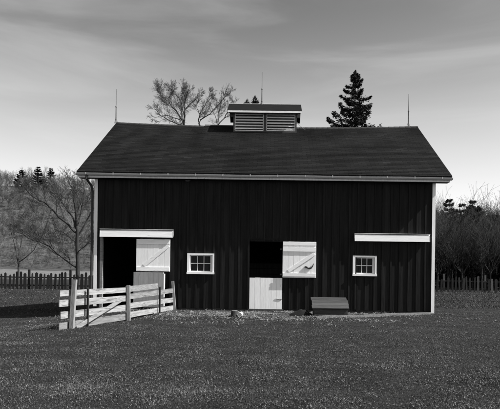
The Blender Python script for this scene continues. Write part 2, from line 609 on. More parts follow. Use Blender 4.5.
# asphalt shingles: three-tab strips, each tab a thin slab
def shingles(side, name):
    exp_ = 0.128; tab = 0.305
    slope = math.hypot(YR - EY, ZR - ZE)
    n_c = int(slope / exp_)
    V, F, T = [], [], []
    cs, sn = (YR - EY) / slope, (ZR - ZE) / slope
    for c in range(n_c + 1):
        s0 = c * exp_ - .02
        s1 = min(slope, s0 + exp_ * 1.25)
        x = RX0 - .01 - (c % 2) * tab / 2 - rng.uniform(0, .03)
        ct = rng.uniform(.97, 1.03)
        strip = 1.0; k = 0
        while x < RX1 + .01:
            a, b = max(RX0 - .012, x + .003), min(RX1 + .012, x + tab - .003)
            if k % 3 == 0:
                strip = rng.uniform(.86, 1.14)
            k += 1
            x += tab
            if b - a < .03:
                continue
            th = .004 + rng.uniform(0, .004)
            sl = s0 + rng.uniform(-.006, .006)
            vv = []
            for (ss, hh) in ((sl, th + .006), (s1, .004), (sl, .002)):
                for xx in (a, b):
                    y = EY + max(-.03, ss * cs)
                    ysd = y if side > 0 else 2 * YR - y
                    zz = roof_z(xx, min(ysd, YR) if side > 0 else max(ysd, YR)) if ss >= 0 else ZE + ss * sn
                    vv.append((xx, ysd - side * hh * sn, zz + hh * cs + .002))
            o_ = len(V)
            V += vv
            F += [(o_, o_ + 1, o_ + 3, o_ + 2), (o_ + 4, o_ + 5, o_ + 1, o_), (o_, o_ + 2, o_ + 4, o_ + 4), (o_ + 1, o_ + 5, o_ + 3, o_ + 3)]
            st_ = 1 + .45 * mnoise.noise((a * .45, s0 * .8, 3)) + .35 * mnoise.noise((a * 2.6, s0 * .5, 8))
            odd = 1.5 if rng.random() < .012 else 1.0
            T += [0.0100 * ct * strip * odd * st_ * rng.uniform(.8, 1.22)] * 6
    V = np.array(V); quads = [f for f in F if len(set(f)) == 4]
    me = np_mesh(name, V, np.array(quads), M['shingle'], np.array(T))
    o = bpy.data.objects.new(name, me); COL.objects.link(o)
    adopt(o, roof); o['kind'] = 'stuff'
    return o


shingles(1, 'shingles'); shingles(-1, 'shingles')
# ridge caps
m = MB(); x = RX0
while x < RX1 - .02:
    x2 = min(RX1, x + .24)
    for side in (1, -1):
        za, zb = roof_z(x, YR) + .028, roof_z(x2, YR) + .02
        d = .15
        v = [(x, YR, za), (x2 + .03, YR, zb), (x2 + .03, YR - side * d, zb - d * SL), (x, YR - side * d, za - d * SL)]
        m.add(v, [(0, 1, 2, 3) if side < 0 else (3, 2, 1, 0)])
    x = x2
ridge = m.build('ridge_cap', M['deck'], roof)
# rake boards, fascia, gutter
for x in (RX0, RX1):
    m = MB()
    xa, xb = (x - .0, x + .03) if x < 0 else (x - .03, x)
    for side in (1, -1):
        ye = YR - side * (YR - EY - .03)
        m.add([(xx, yy, zz) for xx in (xa, xb) for (yy, zz) in ((ye, ZE - .16), (YR, ZR - .19), (YR, ZR - .048), (ye, ZE - .03))],
              [(0, 1, 2, 3), (7, 6, 5, 4), (0, 4, 5, 1), (1, 5, 6, 2), (2, 6, 7, 3), (3, 7, 4, 0)])
    m.build('rake_board', M['white_worn'], roof)
MB().box(RX0 + .033, RX1 - .033, EY + .075, EY + .10, ZE - .19, ZE - .02).build('fascia', M['white_worn'], roof)
MB().box(RX0 + .033, RX1 - .033, 2 * YR - EY - .10, 2 * YR - EY - .075, ZE - .19, ZE - .02).build('fascia', M['white_worn'], roof)
MB().box(RX0 + .04, RX1 - .04, EY + .102, WY - .03, ZE - .19, ZE - .165).build('soffit', M['barn_board'], roof)
gut = MB()                      # half-round gutter along the front eave
prof = []
for k in range(9):
    a_ = math.pi + math.pi * k / 8
    prof.append((EY + .018 + .055 * math.cos(a_), ZE - .045 + .085 * math.sin(a_) * .95))
prof_in = [(EY + .018 + (y - EY - .018) * .93, ZE - .045 + (z - ZE + .045) * .95) for (y, z) in prof]
xsg = [RX0 - .03 + (RX1 - RX0 + .06) * k / 30 for k in range(31)]
loop = prof + prof_in[::-1]
vv = [(x, y, z + .006 * math.sin(x * 1.7)) for x in xsg for (y, z) in loop]
L_ = len(loop); ff = []
for i in range(30):
    for k in range(L_):
        k2 = (k + 1) % L_
        ff.append((i * L_ + k, i * L_ + k2, (i + 1) * L_ + k2, (i + 1) * L_ + k))
ff += [tuple(range(L_)), tuple(30 * L_ + k for k in range(L_))]
gut.add(vv, ff)
gutter = gut.build('gutter', M['grey_metal'], roof)
for k in range(14):
    x = RX0 + .3 + k * .95
    piece('gutter_strap', M['grey_metal'], x, x + .03, EY - .041, EY - .0385, ZE - .10, ZE - .03, roof)

# downspout at the left corner
pa, pb = at(86.5, 175.5, EY + .02), at(92.6, 188, WY - .02)
pc = Vector((pb.x - .005, WY - .02, .22)); pd = Vector((pb.x - .04, WY - .22, .10))
pb2 = Vector((pb.x, WY - .02, pb.z))
MB().tube([pa + Vector((0, 0, .03)), pa + Vector((0, 0, -.10)), pa.lerp(pb2, .25) + Vector((0, 0, -.08)), pa.lerp(pb2, .8), pb2 + Vector((0, 0, -.12)), pc, pd],
          [.042] * 7, 10).build('downspout', M['dark_metal'], barn)

# corner boards
MB().box(X0 - .028, X0 + .085, WY - .032, WY - .0235, .1, 4.66).box(X0 - .028, X0 - .001, WY - .0234, WY + .10, .1, 4.66).build('corner_board', M['white'], barn)
MB().box(X1 - .085, X1 + .028, WY - .032, WY - .0235, -.03, 4.66).box(X1 + .001, X1 + .028, WY - .0234, WY + .10, -.03, 4.66).build('corner_board', M['white'], barn)


# door track headers: sloping cover board with a small top ledge and closed ends
def header(px0, py0, px1, py1):
    a = at(px0, py0, WY - .12); b = at(px1, py1, WY - .12)
    zt = (a.z + b.z) / 2 + .01; x0, x1 = a.x, b.x
    h = 7.2 * (WY - .12) / FPX
    yf = WY - .0225
    m = MB()
    m.add([(x, y, z) for x in (x0, x1) for (y, z) in ((yf, zt), (yf - .10, zt - .03), (yf - .118, zt - h), (yf - .094, zt - h), (yf - .078, zt - .055), (yf, zt - .028))],
          [(0, 1, 2, 3, 4, 5), (11, 10, 9, 8, 7, 6)] + [(k, (k + 1) % 6, (k + 1) % 6 + 6, k + 6) for k in range(6)])
    o = m.build('door_header', M['white_h'], barn)
    t = MB().box(x0 + .04, x1 - .04, yf - .05, yf - .012, zt - h * .62, zt - h * .42)
    t.build('track', M['dark_metal'], o)
    e = MB()
    for x in (x0 - .0135, x1 + .0015):
        e.add([(xx, y, z) for xx in (x, x + .012) for (y, z) in ((yf, zt + .004), (yf - .103, zt - .026), (yf - .121, zt - h - .003), (yf, zt - h * .5))],
              [(0, 1, 2, 3), (7, 6, 5, 4)] + [(k, (k + 1) % 4, (k + 1) % 4 + 4, k + 4) for k in range(4)])
    e.build('header_end', M['white_h'], o)
    d = MB().box(x0 - .02, x1 + .02, yf - .112, yf, zt + .012, zt + .024)
    d.build('drip_cap', M['white_h'], o)
    return zt - h


header(100.3, 229.6, 172.8, 230.8)
header(355.2, 234.2, 429.6, 235.0)


# door leaves: planks side by side with rails and a brace
def leaf(name, x0, x1, z0, z1, y, planks, rails=(), brace=None, mat=None, label=None):
    """y is the face of the planks towards the camera"""
    mat = mat or M['white']
    core = MB().box(x0 + .01, x1 - .01, y + .023, y + .032, z0 + .01, z1 - .01).build(name, mat, barn)
    if label: core['label'] = label
    w = (x1 - x0) / planks
    for k in range(planks):
        o_ = rng.uniform(0, .003)
        piece('plank', mat, x0 + k * w + .0018, x0 + (k + 1) * w - .0018, y + o_, y + .0225, z0 + rng.uniform(-.004, .004), z1 + rng.uniform(-.004, .004), core)
    for (ra, rb) in rails:
        piece('rail', M['white_h'], x0 + .012, x1 - .012, y - .024, y - .0005, ra, rb, core)
    if brace:
        (bx0, bz0, bx1, bz1) = brace
        MB().beam((bx0, y - .0115, bz0), (bx1, y - .0115, bz1), .022, .115, Vector((0, 0, 1))).build('brace', M['white_h'], core)
    return core


# sliding door on the left, upper half
yd = WY - .078
a, b = at(136.5, 238.5, yd), at(169.8, 271.6, yd)
sl = leaf('sliding_door', a.x, b.x, b.z, a.z - .02, yd, 6,
          [(a.z - .19, a.z - .03), (b.z + .02, b.z + .15)], (a.x + .27, b.z + .20, b.x - .06, a.z - .24), label='white Z-braced sliding door')
# lower half door, swung out a little so that its face turns from the sun
a, b = at(133.3, 272, WY - .1), at(163.2, 308, WY - .32)
lw = MB()
dirv = Vector((b.x - a.x, -.26, 0)); wlen = dirv.length
ang = math.atan2(dirv.y, dirv.x)
lower = empty('tmp', (0, 0, 0))
COL.objects.unlink(lower); bpy.data.objects.remove(lower)
z0_, z1_ = .10, a.z
core = MB().box(.01, wlen - .01, .024, .034, z0_, z1_ - .01).build('lower_half_door', M['white_worn'])
core.parent = barn
core.location = Vector((a.x, WY - .06, 0)) - barn.location
core.rotation_euler = (0, 0, ang)
core['label'] = 'weathered lower half door standing ajar'
for k in range(6):
    w = wlen / 6
    piece('plank', M['white_worn'], k * w + .002, (k + 1) * w - .002, rng.uniform(0, .003), .0235, z0_ + rng.uniform(-.01, .01), z1_, core)
for (p, q) in ((z1_ - .50, z1_ - .485), (z0_ + .12, z0_ + .24)):
    piece('rail', M['white_worn'], .012, wlen - .012, -.022, -.0005, p, q, core)
piece('edge_strip', M['white'], wlen + .001, wlen + .026, -.02, .06, z0_, z1_ - .05, core)

# door jamb inside the left opening
MB().box(OPEN_L[0] + .005, OPEN_L[0] + .095, WY + .002, WY + .12, .06, OPEN_L[3]).build('door_jamb', M['fence_grey'], barn)
MB().box(OPEN_L[1] - .09, OPEN_L[1] - .005, WY + .03, WY + .17, .06, OPEN_L[3]).build('door_jamb', M['barn_inside'], barn)

# dutch door: lower leaf shut, upper leaf folded back on the wall
dx0, dx1, dz1 = OPEN_D[0], OPEN_D[1], OPEN_D[3]
zl = at(266, 277.8, WY).z
zb_ = at(266, 311.2, WY).z
dl = leaf('lower_dutch_door', dx0 + .012, dx1 - .012, .075, zl, WY - .012, 6)
m = MB().tube([(dx1 - .26, WY - .019, .44), (dx1 - .06, WY - .019, .41), (dx1 - .02, WY - .019, .43)], [.006, .009, .007], 6)
m.box(dx1 - .09, dx1 - .05, WY - .018, WY - .0125, .39, .425)
m.build('latch', M['dark_metal'], dl)
piece('threshold', M['barn_inside'], dx0 - .03, dx1 + .03, WY - .06, WY + .12, -.05, .068, front_wall)
a, b = at(282.9, 241.6, WY - .07), at(315.9, 277.8, WY - .07)
yu = WY - .070
ul = leaf('upper_dutch_door', a.x, b.x, b.z, a.z, yu, 6,
          [(a.z - .345, a.z - .20), (b.z + .04, b.z + .15)], (a.x + .20, b.z + .22, b.x - .07, a.z - .42), label='white upper dutch door folded open')
piece('rail', M['white_h'], a.x + .012, b.x - .012, yu - .018, yu - .0005, a.z - .13, a.z - .012, ul)
hx = b.x - .38; hz = b.z + .34
m = MB().tube([(hx - .02, yu - .02, hz + .05), (hx + .05, yu - .024, hz + .03), (hx + .12, yu - .024, hz - .01), (hx + .20, yu - .024, hz + .0), (hx + .26, yu - .024, hz + .07), (hx + .29, yu - .022, hz + .16)],
              [.026, .034, .028, .030, .020, .012], 7)
m.build('hook_latch', M['dark_metal'], ul)
for z in (a.z - .27, b.z + .10):
    MB().box(a.x - .09, a.x + .0, yu - .004, yu + .004, z - .025, z + .025).build('hinge', M['dark_metal'], ul)
m = MB()
m.box(dx0 - .055, dx0 - .002, WY - .034, WY - .0235, .07, dz1 + .06)
m.box(dx0 - .055, a.x - .002, WY - .034, WY - .0235, dz1 + .061, dz1 + .12)
m.build('door_casing', M['barn_board'], front_wall)


# windows: casing, sash, muntins, six panes, sill
def window(r):
    x0, x1, z0, z1 = r
    yf = WY - .050
    cw = .085
    m = MB()
    m.box(x0, x0 + cw, yf, WY + .01, z0 + .06, z1 - .0)
    m.box(x1 - cw * .6, x1, yf, WY + .01, z0 + .06, z1 - .0)
    m.box(x0 + cw, x1 - cw * .6, yf, WY + .01, z1 - .055, z1 - .0)
    win = m.build('window', M['white'], barn)
    MB().box(x0 - .01, x1 + .01, yf - .03, WY + .03, z0 - .01, z0 + .0585).build('sill', M['white_h'], win)
    ys_ = WY + .022
    a, b, c, d = x0 + cw, x1 - cw * .6, z0 + .0595, z1 - .056
    s = MB()
    sr = .035
    s.box(a, a + sr, ys_, ys_ + .035, c, d).box(b - sr - .05, b, ys_, ys_ + .035, c, d)
    s.box(a + sr, b - sr - .05, ys_, ys_ + .035, d - sr, d).box(a + sr, b - sr - .05, ys_, ys_ + .035, c, c + sr + .01)
    s.build('sash', M['white_worn'], win)
    ia, ib, ic, idd = a + sr, b - sr - .05, c + sr + .01, d - sr
    mw = .020
    for k in (1, 2):
        x = ia + (ib - ia) * k / 3
        MB().box(x - mw / 2, x + mw / 2, ys_ + .004, ys_ + .032, ic, idd).build('muntin', M['white_worn'], win)
    z = (ic + idd) / 2
    MB().box(ia, ib, ys_ + .002, ys_ + .034, z - mw / 2, z + mw / 2).build('muntin', M['white'], win)
    for i in range(3):
        for j in range(2):
            px0 = ia + (ib - ia) * i / 3 + (mw / 2 if i else 0) + .001; px1 = ia + (ib - ia) * (i + 1) / 3 - (mw / 2 if i < 2 else 0) - .001
            pz0 = ic + (idd - ic) * j / 2 + (mw / 2 if j else 0) + .001; pz1 = ic + (idd - ic) * (j + 1) / 2 - (mw / 2 if j < 1 else 0) - .001
            piece('pane', M['glass'], px0, px1, ys_ + .016, ys_ + .019, pz0, pz1, win)


window(WIN_L); window(WIN_R)
# blank boarding batten over the disused right door
MB().box(at(355.2, 241, WY).x, at(355.2, 241, WY).x + .05, WY - .034, WY - .0235, .1, 2.2).build('door_casing', M['barn_board'], front_wall)

# cupola on the ridge
CY0, CY1 = 21.9, 23.1
ca, cb = at(233.4, 130, CY0), at(296.4, 130, CY0)
cx0, cx1 = ca.x, cb.x
cz1 = at(264, 111.5, CY0).z
czb = 7.05
cup = MB()
cup.box(cx0, cx1, CY0 + .11, CY1 - .11, czb, cz1)                  # dark core
cup.box(cx0 - .01, cx0 + .05, CY0, CY0 + .11, czb, cz1).box(cx1 - .05, cx1 + .01, CY0, CY0 + .11, czb, cz1)
cxm = (cx0 + cx1) / 2
cup.box(cxm - .06, cxm + .06, CY0, CY0 + .11, czb, cz1)
cup.box(cx0 - .012, cx1 + .012, CY0 - .012, CY0 - .001, 7.22, 7.33)
cup.box(cx0 - .01, cx0 + .05, CY1 - .11, CY1, czb, cz1).box(cx1 - .05, cx1 + .01, CY1 - .11, CY1, czb, cz1)
cupola = cup.build('cupola', M['cupola'], barn)
zlo = 7.345
ns = 6
for (sa, sb) in ((cx0 + .052, cxm - .062), (cxm + .062, cx1 - .052)):
    fr = MB()
    fr.box(sa, sa + .025, CY0 + .012, CY0 + .1, zlo, cz1).box(sb - .025, sb, CY0 + .012, CY0 + .1, zlo, cz1)
    fr.box(sa + .025, sb - .025, CY0 + .012, CY0 + .1, cz1 - .03, cz1).box(sa + .025, sb - .025, CY0 + .012, CY0 + .1, zlo, zlo + .03)
    fr.build('louver_frame', M['louver'], cupola)
    for k in range(ns):
        z = zlo + .05 + (cz1 - zlo - .10) * (k + .45) / ns
        s = MB()
        h = .030
        s.add([(x, y, zz) for x in (sa + .026, sb - .026) for (y, zz) in ((CY0 + .02, z - h), (CY0 + .02, z - h + .016), (CY0 + .095, z + h + .016), (CY0 + .095, z + h))],
              [(0, 1, 2, 3), (7, 6, 5, 4)] + [(q, (q + 1) % 4, (q + 1) % 4 + 4, q + 4) for q in range(4)])
        s.build('slat', M['louver'], cupola)
rxa, rxb = at(227.3, 111, 21.68).x, at(302.0, 111, 21.68).x
ze, zr = at(264, 110.6, 21.68).z, at(264, 104.4, 22.5).z
m = MB()
for side in (1, -1):
    ye = YR - side * (YR - 21.68)
    v = [(x, y, z) for x in (rxa, rxb) for (y, z) in ((ye, ze), (YR, zr), (YR, zr - .05), (ye, ze - .05))]
    m.add(v, [(0, 1, 2, 3), (7, 6, 5, 4), (0, 4, 5, 1), (1, 5, 6, 2), (2, 6, 7, 3), (3, 7, 4, 0)])
for x in (cx0, cx1 - .03):
    m.add([(xx, y, z) for xx in (x, x + .03) for (y, z) in ((CY0 + .05, cz1), (CY1 - .05, cz1), (YR, zr - .06))],
          [(0, 1, 2), (5, 4, 3), (0, 3, 4, 1), (1, 4, 5, 2), (2, 5, 3, 0)])
m.build('cupola_roof', M['cupola_roof'], cupola)
MB().box(rxa + .01, rxb - .01, 21.665, 21.679, ze - .085, ze - .01).build('cupola_fascia', M['louver'], cupola)
MB().tube([(rxa, YR, zr + .01), (rxb, YR, zr + .01)], [.018, .018], 6).build('cupola_ridge', M['grey_metal'], cupola)
MB().box(rxa + .05, rxb - .05, 21.70, CY0 - .002, ze - .06, ze - .045).build('cupola_soffit', M['cupola'], cupola)
for x in (cx0 - .16, cx1 + .02):
    MB().box(x, x + .14, 21.95, 22.05, cz1 - .22, cz1 - .02).build('bracket', M['cupola'], cupola)
# ridge flashing beside the cupola
fx0 = at(205, 127, YR).x
m = MB()
for side in (1, -1):
    v = []
    for x in (fx0, cx0 - .02):
        z = roof_z(x, YR) + .075
        v += [(x, YR, z), (x, YR - side * .12, z - .09)]
    m.add(v, [(0, 1, 3, 2) if side > 0 else (2, 3, 1, 0)])
m.build('ridge_flashing', M['cupola'], roof)


# lightning rods: pole with a ball, three stay legs
def rod(x, y, z, h):
    o = MB().tube([(x, y, z - .05), (x, y, z + h * .48), (x, y, z + h * .5), (x, y, z + h)], [.028, .024, .015, .009], 7).build('lightning_rod', M['rod'], barn)
    c = Vector((x, y, z + h * .46))
    MB().tube([c + Vector((0, 0, k)) for k in (-.045, -.035, 0, .035, .045)], [.008, .028, .036, .028, .008], 8).build('ball', M['rod'], o)
    m = MB()
    for k in range(3):
        an = k * 2.09 + .5
        m.tube([(x, y, z + .22), (x + .09 * math.cos(an), y + .05 * math.sin(an), z - .06)], [.006, .006], 5)
    m.build('stay', M['rod'], o)


p = at(116.4, 89, YR); zz = roof_z(p.x, YR) + .03; rod(p.x, YR, zz, p.z - zz)
p = at(408.8, 94, YR); zz = roof_z(p.x, YR) + .03; rod(p.x, YR, zz, p.z - zz)
p = at(262.3, 72, YR); rod(p.x, YR, zr + .02, p.z - zr - .02)
# ground cable from the cupola down the right side
c0 = at(296.5, 122, CY0 + .3); c1 = Vector((c0.x + .36, 22.2, roof_z(c0.x + .36, 22.2) + .03))
pts = [c0, c0.lerp(c1, .5) + Vector((0, 0, -.02)), c1]
for k in range(1, 9):
    x = c1.x + .05 * k; pts.append(Vector((x, YR + .05, roof_z(x, YR + .05) + .045)))
MB().tube(pts, [.009] * len(pts), 5).build('ground_cable', M['rod'], roof)
# frayed scrap of nest stuck under the eave
m = MB(); q = at(188, 180.5, WY - .02)
for k in range(26):
    a_ = rng.uniform(0, 6.28); r_ = rng.uniform(.02, .09)
    m.tube([q + Vector((rng.uniform(-.09, .09), -.01, rng.uniform(-.03, .03))), q + Vector((r_ * 1.6 * math.cos(a_), -.03, r_ * .6 * math.sin(a_)))], [.005, .003], 3)
m.build('nest_straw', M['fence_grey'], front_wall)

# ------------------------------------------------------------------ rail fence in front of the left door
LP = Vector((-4.66, 12.1, 0)); MP = Vector((-3.90, 14.2, 0)); RP = Vector((-3.36, 18.14, 0))
fence = empty('rail_fence', (-3.9, 14.2, gz(-3.9, 14.2)), 'whitewashed board rail fence with diagonal brace running from barn wall towards viewer', 'fence')


def post(base, top, w, d, name='post', mat=None):
    b = Vector((base.x, base.y, gz(base.x, base.y) - .2))
    m = MB().beam(b, top, w, d, Vector((0, 1, 0)))
    return m.build(name, mat or M['fence_post'], fence)


post(LP, at(74.6, 279.5, 12.15), .095, .10)
post(MP, at(128.4, 285.3, 14.2), .085, .085)
post(RP, at(172.7, 281.3, 18.1), .085, .08)
side_n = Vector((-1, .3, 0)).normalized()      # rails are nailed on the far side of the posts


def fence_rail(a, b, za, zb, h, mat, off=.075, over0=0, over1=0, wob=0.0):
    d = (b - a).normalized()
    n = Vector((-d.y, d.x, 0))
    if n.x > 0: n = -n
    p, q = a - d * over0 + n * off, b + d * over1 + n * off
    p = Vector((p.x, p.y, za)); q = Vector((q.x, q.y, zb))
    m = MB()
    # a board with a slightly uneven edge: several segments
    N = 8
    s = n
    V = []; 
    for k in range(N + 1):
        c = p.lerp(q, k / N)
        hh = h / 2 * (1 + rng.uniform(-.04, .04)); dz = rng.uniform(-.003, .003)
        for (i, j) in ((-1, -1), (1, -1), (1, 1), (-1, 1)):
            V.append(c + s * (i * .0125) + Vector((0, 0, j * hh + dz)))
    F = [(3, 2, 1, 0), tuple(4 * N + k for k in range(4))]
    for k in range(N):
        o_ = 4 * k
        F += [(o_ + e, o_ + (e + 1) % 4, o_ + 4 + (e + 1) % 4, o_ + 4 + e) for e in range(4)]
    m.add(V, F)
    return m.build('rail', mat, fence)


for (za, zb, h) in ((.835, .845, .135), (.605, .615, .155), (.330, .36, .16), (.075, .115, .165)):
    fence_rail(LP, MP, za, zb, h, M['fence_wood'], .08, .30 + rng.uniform(-.05, .05), .0)
for (za, zb, h) in ((.655, .70, .15), (.40, .37, .155), (.15, .10, .15)):
    fence_rail(MP, RP, za, zb, h, M['fence_wood'], .072, -.02, .0)
DP = MP.lerp(RP, .60)
fence_rail(MP, DP, .86, .90, .16, M['fence_grey'], .11, .0, .12)
# diagonal brace on the near side of the first bay
a, b = at(76.5, 328, 12.25), at(125, 297.5, 14.0)
MB().beam(a, b, .022, .10, Vector((0, 0, 1))).build('brace', M['fence_wood'], fence)
# steel stakes
for (t, A, B, top, off) in ((.245, LP, MP, .93, .02), (.60, MP, RP, .86, .0)):
    c = A.lerp(B, t)
    zg = gz(c.x, c.y)
    m = MB().box(c.x - .018, c.x + .022, c.y - .02, c.y + .02, zg - .2, top)
    m.box(c.x + .022, c.x + .030, c.y - .03, c.y + .03, zg - .2, top)
    m.build('stake', M['dark_metal'], fence)

# ------------------------------------------------------------------ feed bin, timber, can, block
bx0, bx1, by0, by1 = 1.32, 2.42, 16.25, 17.05
binr = empty('feed_bin', ((bx0 + bx1) / 2, (by0 + by1) / 2, gz(1.8, 16)), 'low weathered plank bin with sloping lid standing before the barn', 'bin')
zg = min(gz(x, y) for x in (bx0, bx1) for y in (by0, by1)) - .03
for k in range(2):
    piece('front_plank', M['bin'], bx0 + .03, bx1 - .03, by0 + .03, by0 + .055, zg + k * .14 + .004, zg + (k + 1) * .14, binr)
for k in range(3):
    piece('back_plank', M['bin'], bx0 + .03, bx1 - .03, by1 - .055, by1 - .03, zg + k * .175 + .004, zg + (k + 1) * .175, binr)
for x in (bx0 + .03, bx1 - .055):
    MB().add([(xx, y, z) for xx in (x, x + .025) for (y, z) in ((by0 + .057, zg), (by1 - .057, zg), (by1 - .057, .53), (by0 + .057, .245))],
             [(0, 1, 2, 3), (7, 6, 5, 4)] + [(q, (q + 1) % 4, (q + 1) % 4 + 4, q + 4) for q in range(4)]).build('side_panel', M['bin'], binr)
lidn = 4
for k in range(lidn):
    t0, t1 = k / lidn, (k + 1) / lidn - .012
    q = [(by0 + (by1 - by0) * t, .262 + .30 * t) for t in (t0, t1)]
    r_ = rng.uniform(-.02, .02)
    MB().add([(x, y, z + dz) for x in (bx0 - .03 + r_, bx1 + .03 + r_) for (y, z, dz) in ((q[0][0], q[0][1], 0), (q[1][0], q[1][1], 0), (q[1][0], q[1][1], .024), (q[0][0], q[0][1], .024))],
             [(0, 1, 2, 3), (7, 6, 5, 4)] + [(e, (e + 1) % 4, (e + 1) % 4 + 4, e + 4) for e in range(4)]).build('lid_plank', M['bin'], binr)
# skirting timber that runs from the bin to the right corner
ta, tb = Vector((1.36, 15.45, 0)), at(431, 313.4, 17.95)
tb.z = 0
ta.z, tb.z = gz(ta.x, ta.y) + .035, gz(tb.x, tb.y) + .03
m = MB(); N = 10
prev = None
V = []; F = []
tm = bpy.data.objects
for k in range(N + 1):
    c = ta.lerp(tb, k / N); c.z = gz(c.x, c.y) + .035 + rng.uniform(-.008, .008)
    w = .045 * (1 + rng.uniform(-.1, .1))
    for (i, j) in ((-1, -1), (1, -1), (1, 1), (-1, 1)):
        V.append((c.x, c.y + i * w, c.z + j * .04))
F = [(3, 2, 1, 0), tuple(4 * N + k for k in range(4))]
for k in range(N):
    o_ = 4 * k
    F += [(o_ + e, o_ + (e + 1) % 4, o_ + 4 + (e + 1) % 4, o_ + 4 + e) for e in range(4)]
m.add(V, F)
tag(m.build('timber', M['timber']), 'long thin bleached timber lying in the grass between bin and right barn corner', 'timber')

q = at(234.2, 317.4, 15.9); zg = gz(q.x, q.y)
blk = MB()
blk.tube([(q.x, q.y, zg - .02), (q.x, q.y, zg + .02), (q.x + .01, q.y, zg + .18), (q.x + .01, q.y, zg + .185)], [.115, .118, .105, .098], 14)
blko = blk.build('upturned_bucket', M['block'], None)
MB().tube([(q.x + .01, q.y, zg + .186), (q.x + .01, q.y, zg + .194)], [.09, .088], 14).build('bucket_base', M['fence_grey'], blko)
tag(blko, 'dark upturned bucket on the ground left of the dutch door', 'bucket')
q = at(240.3, 317.2, 15.85); zg = gz(q.x, q.y)
rc = .068
cn_ = MB()
N = 14
V = []; F = []
for (yy, rr) in ((-.09, rc), (-.09, rc * .86), (-.02, rc * .86), (.10, rc), ):
    for k in range(N):
        V.append((q.x + rr * math.cos(2 * math.pi * k / N) + yy * .15, q.y + yy, zg + rc + rr * math.sin(2 * math.pi * k / N)))
for (p_, r_) in ((0, 1), (1, 2), (3, 0)):
    for k in range(N):
        F.append((p_ * N + k, p_ * N + (k + 1) % N, r_ * N + (k + 1) % N, r_ * N + k))
F.append(tuple(2 * N + k for k in range(N))); F.append(tuple(3 * N + k for k in range(N)))
cn_.add(V, F)
tag(cn_.build('tin_can', M['can']), 'small white tin lying on its side by the upturned bucket', 'tin')


# added mound with shade put into its colour, beside the bin
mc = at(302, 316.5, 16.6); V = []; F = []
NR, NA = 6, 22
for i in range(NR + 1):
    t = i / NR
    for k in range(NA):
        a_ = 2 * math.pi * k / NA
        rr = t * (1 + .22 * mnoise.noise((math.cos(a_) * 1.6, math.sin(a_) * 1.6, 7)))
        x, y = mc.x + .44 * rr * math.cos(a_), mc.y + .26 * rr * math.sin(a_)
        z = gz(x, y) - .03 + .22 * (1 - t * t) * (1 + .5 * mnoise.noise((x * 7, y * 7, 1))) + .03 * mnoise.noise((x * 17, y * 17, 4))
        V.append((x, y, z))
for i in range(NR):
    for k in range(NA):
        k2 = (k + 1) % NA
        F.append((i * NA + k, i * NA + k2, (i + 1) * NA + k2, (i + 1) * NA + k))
M['shade_dark'] = material('mound_shade_dark', 0.004, 0.6, (25, 25, 25), 0.95, 0.8)
tag(MB().add(V, F).build('shadow_mound', M['shade_dark'], None, True), 'low dark mound added to stand for shadow on the ground between dutch door and plank bin', 'shade_mound')

# ------------------------------------------------------------------ picket fences
def picket_fence(xa, xb, y0, y1, pitch, hgt, label, matf, seed):
    r = random.Random(seed)
    root = empty('picket_fence', ((xa + xb) / 2, (y0 + y1) / 2, gz((xa + xb) / 2, (y0 + y1) / 2)), label, 'fence')
    pts = []
    x = xa
    while x < xb:
        pts.append(x); x += pitch * r.uniform(.82, 1.18)
    shapes = []
    for k in range(4):
        w, h = (.13, .15, .17, .22)[k] / 2, hgt * (1.0, .95, 1.04, .98)[k]
        m = MB()
        m.add([(xx, yy, zz) for yy in (-.012, .012) for (xx, zz) in ((-w, -.12), (w, -.12), (w, h - .09), (0, h), (-w, h - .09))],
              [(0, 1, 2, 3, 4), (9, 8, 7, 6, 5)] + [(e, (e + 1) % 5, (e + 1) % 5 + 5, e + 5) for e in range(5)])
        shapes.append(m.mesh('picket', matf(r)))
    for i, x in enumerate(pts):
        y = y0 + (y1 - y0) * (x - xa) / (xb - xa)
        if i % 11 == 5:
            m = MB().box(x - .07, x + .07, y + .06, y + .2, gz(x, y) - .2, gz(x, y) + hgt * 1.22)
            m.build('post', matf(r), root); continue
        o = bpy.data.objects.new('picket', r.choice(shapes)); COL.objects.link(o)
        o.parent = root
        o.location = Vector((x, y, gz(x, y) + .02)) - root.location
        o.rotation_euler = (0, r.uniform(-.05, .05), r.uniform(-.08, .08))
        o.scale = (1, 1, r.uniform(.92, 1.08))
    for z in (.28, hgt * .74):
        m = MB()
        for i in range(0, len(pts) - 1, 3):
            a_, b_ = pts[i], pts[min(i + 3, len(pts) - 1)]
            ya, yb = [y0 + (y1 - y0) * (x - xa) / (xb - xa) for x in (a_, b_)]
            m.beam((a_, ya + .035, gz(a_, ya) + z), (b_, yb + .035, gz(b_, yb) + z), .04, .09)
        m.build('rail', M['picket'], root)
    return root


picket_fence(-22.0, -10.5, 37.8, 37.8, .27, 1.18, 'dark picket fence across the yard left of the barn', lambda r: M['picket'], 3)
picket_fence(12.2, 20.0, 41.0, 41.0, .30, 1.15, 'dim picket fence under the dark trees right of the barn', lambda r: M['picket_pale'] if r.random() < .22 else M['picket'], 9)


# ------------------------------------------------------------------ bare trees
def perp(d, r):
    while True:
        v = Vector((r.gauss(0, 1), r.gauss(0, 1), r.gauss(0, 1)))
        v -= d * v.dot(d)
        if v.length > .1:
            return v.normalized()


def grow(mb, start, d, length, rad, level, r, up=.25, nseg=4, dens=1.0, minr=.006):
    pts = [start]; rads = [rad]
    dd = d.normalized()
    for k in range(nseg):
        dd = (dd + perp(dd, r) * r.uniform(.04, .20) + Vector((0, 0, up * .20))).normalized()
        pts.append(pts[-1] + dd * (length / nseg))
        rads.append(max(minr * .7, rad * (1 - .80 * (k + 1) / nseg)))
    mb.tube(pts, rads, 5 if rad > .05 else 3, caps=False)
    if level > 0:
        spawn(mb, pts, rads, length, level, r, up, dens, minr)


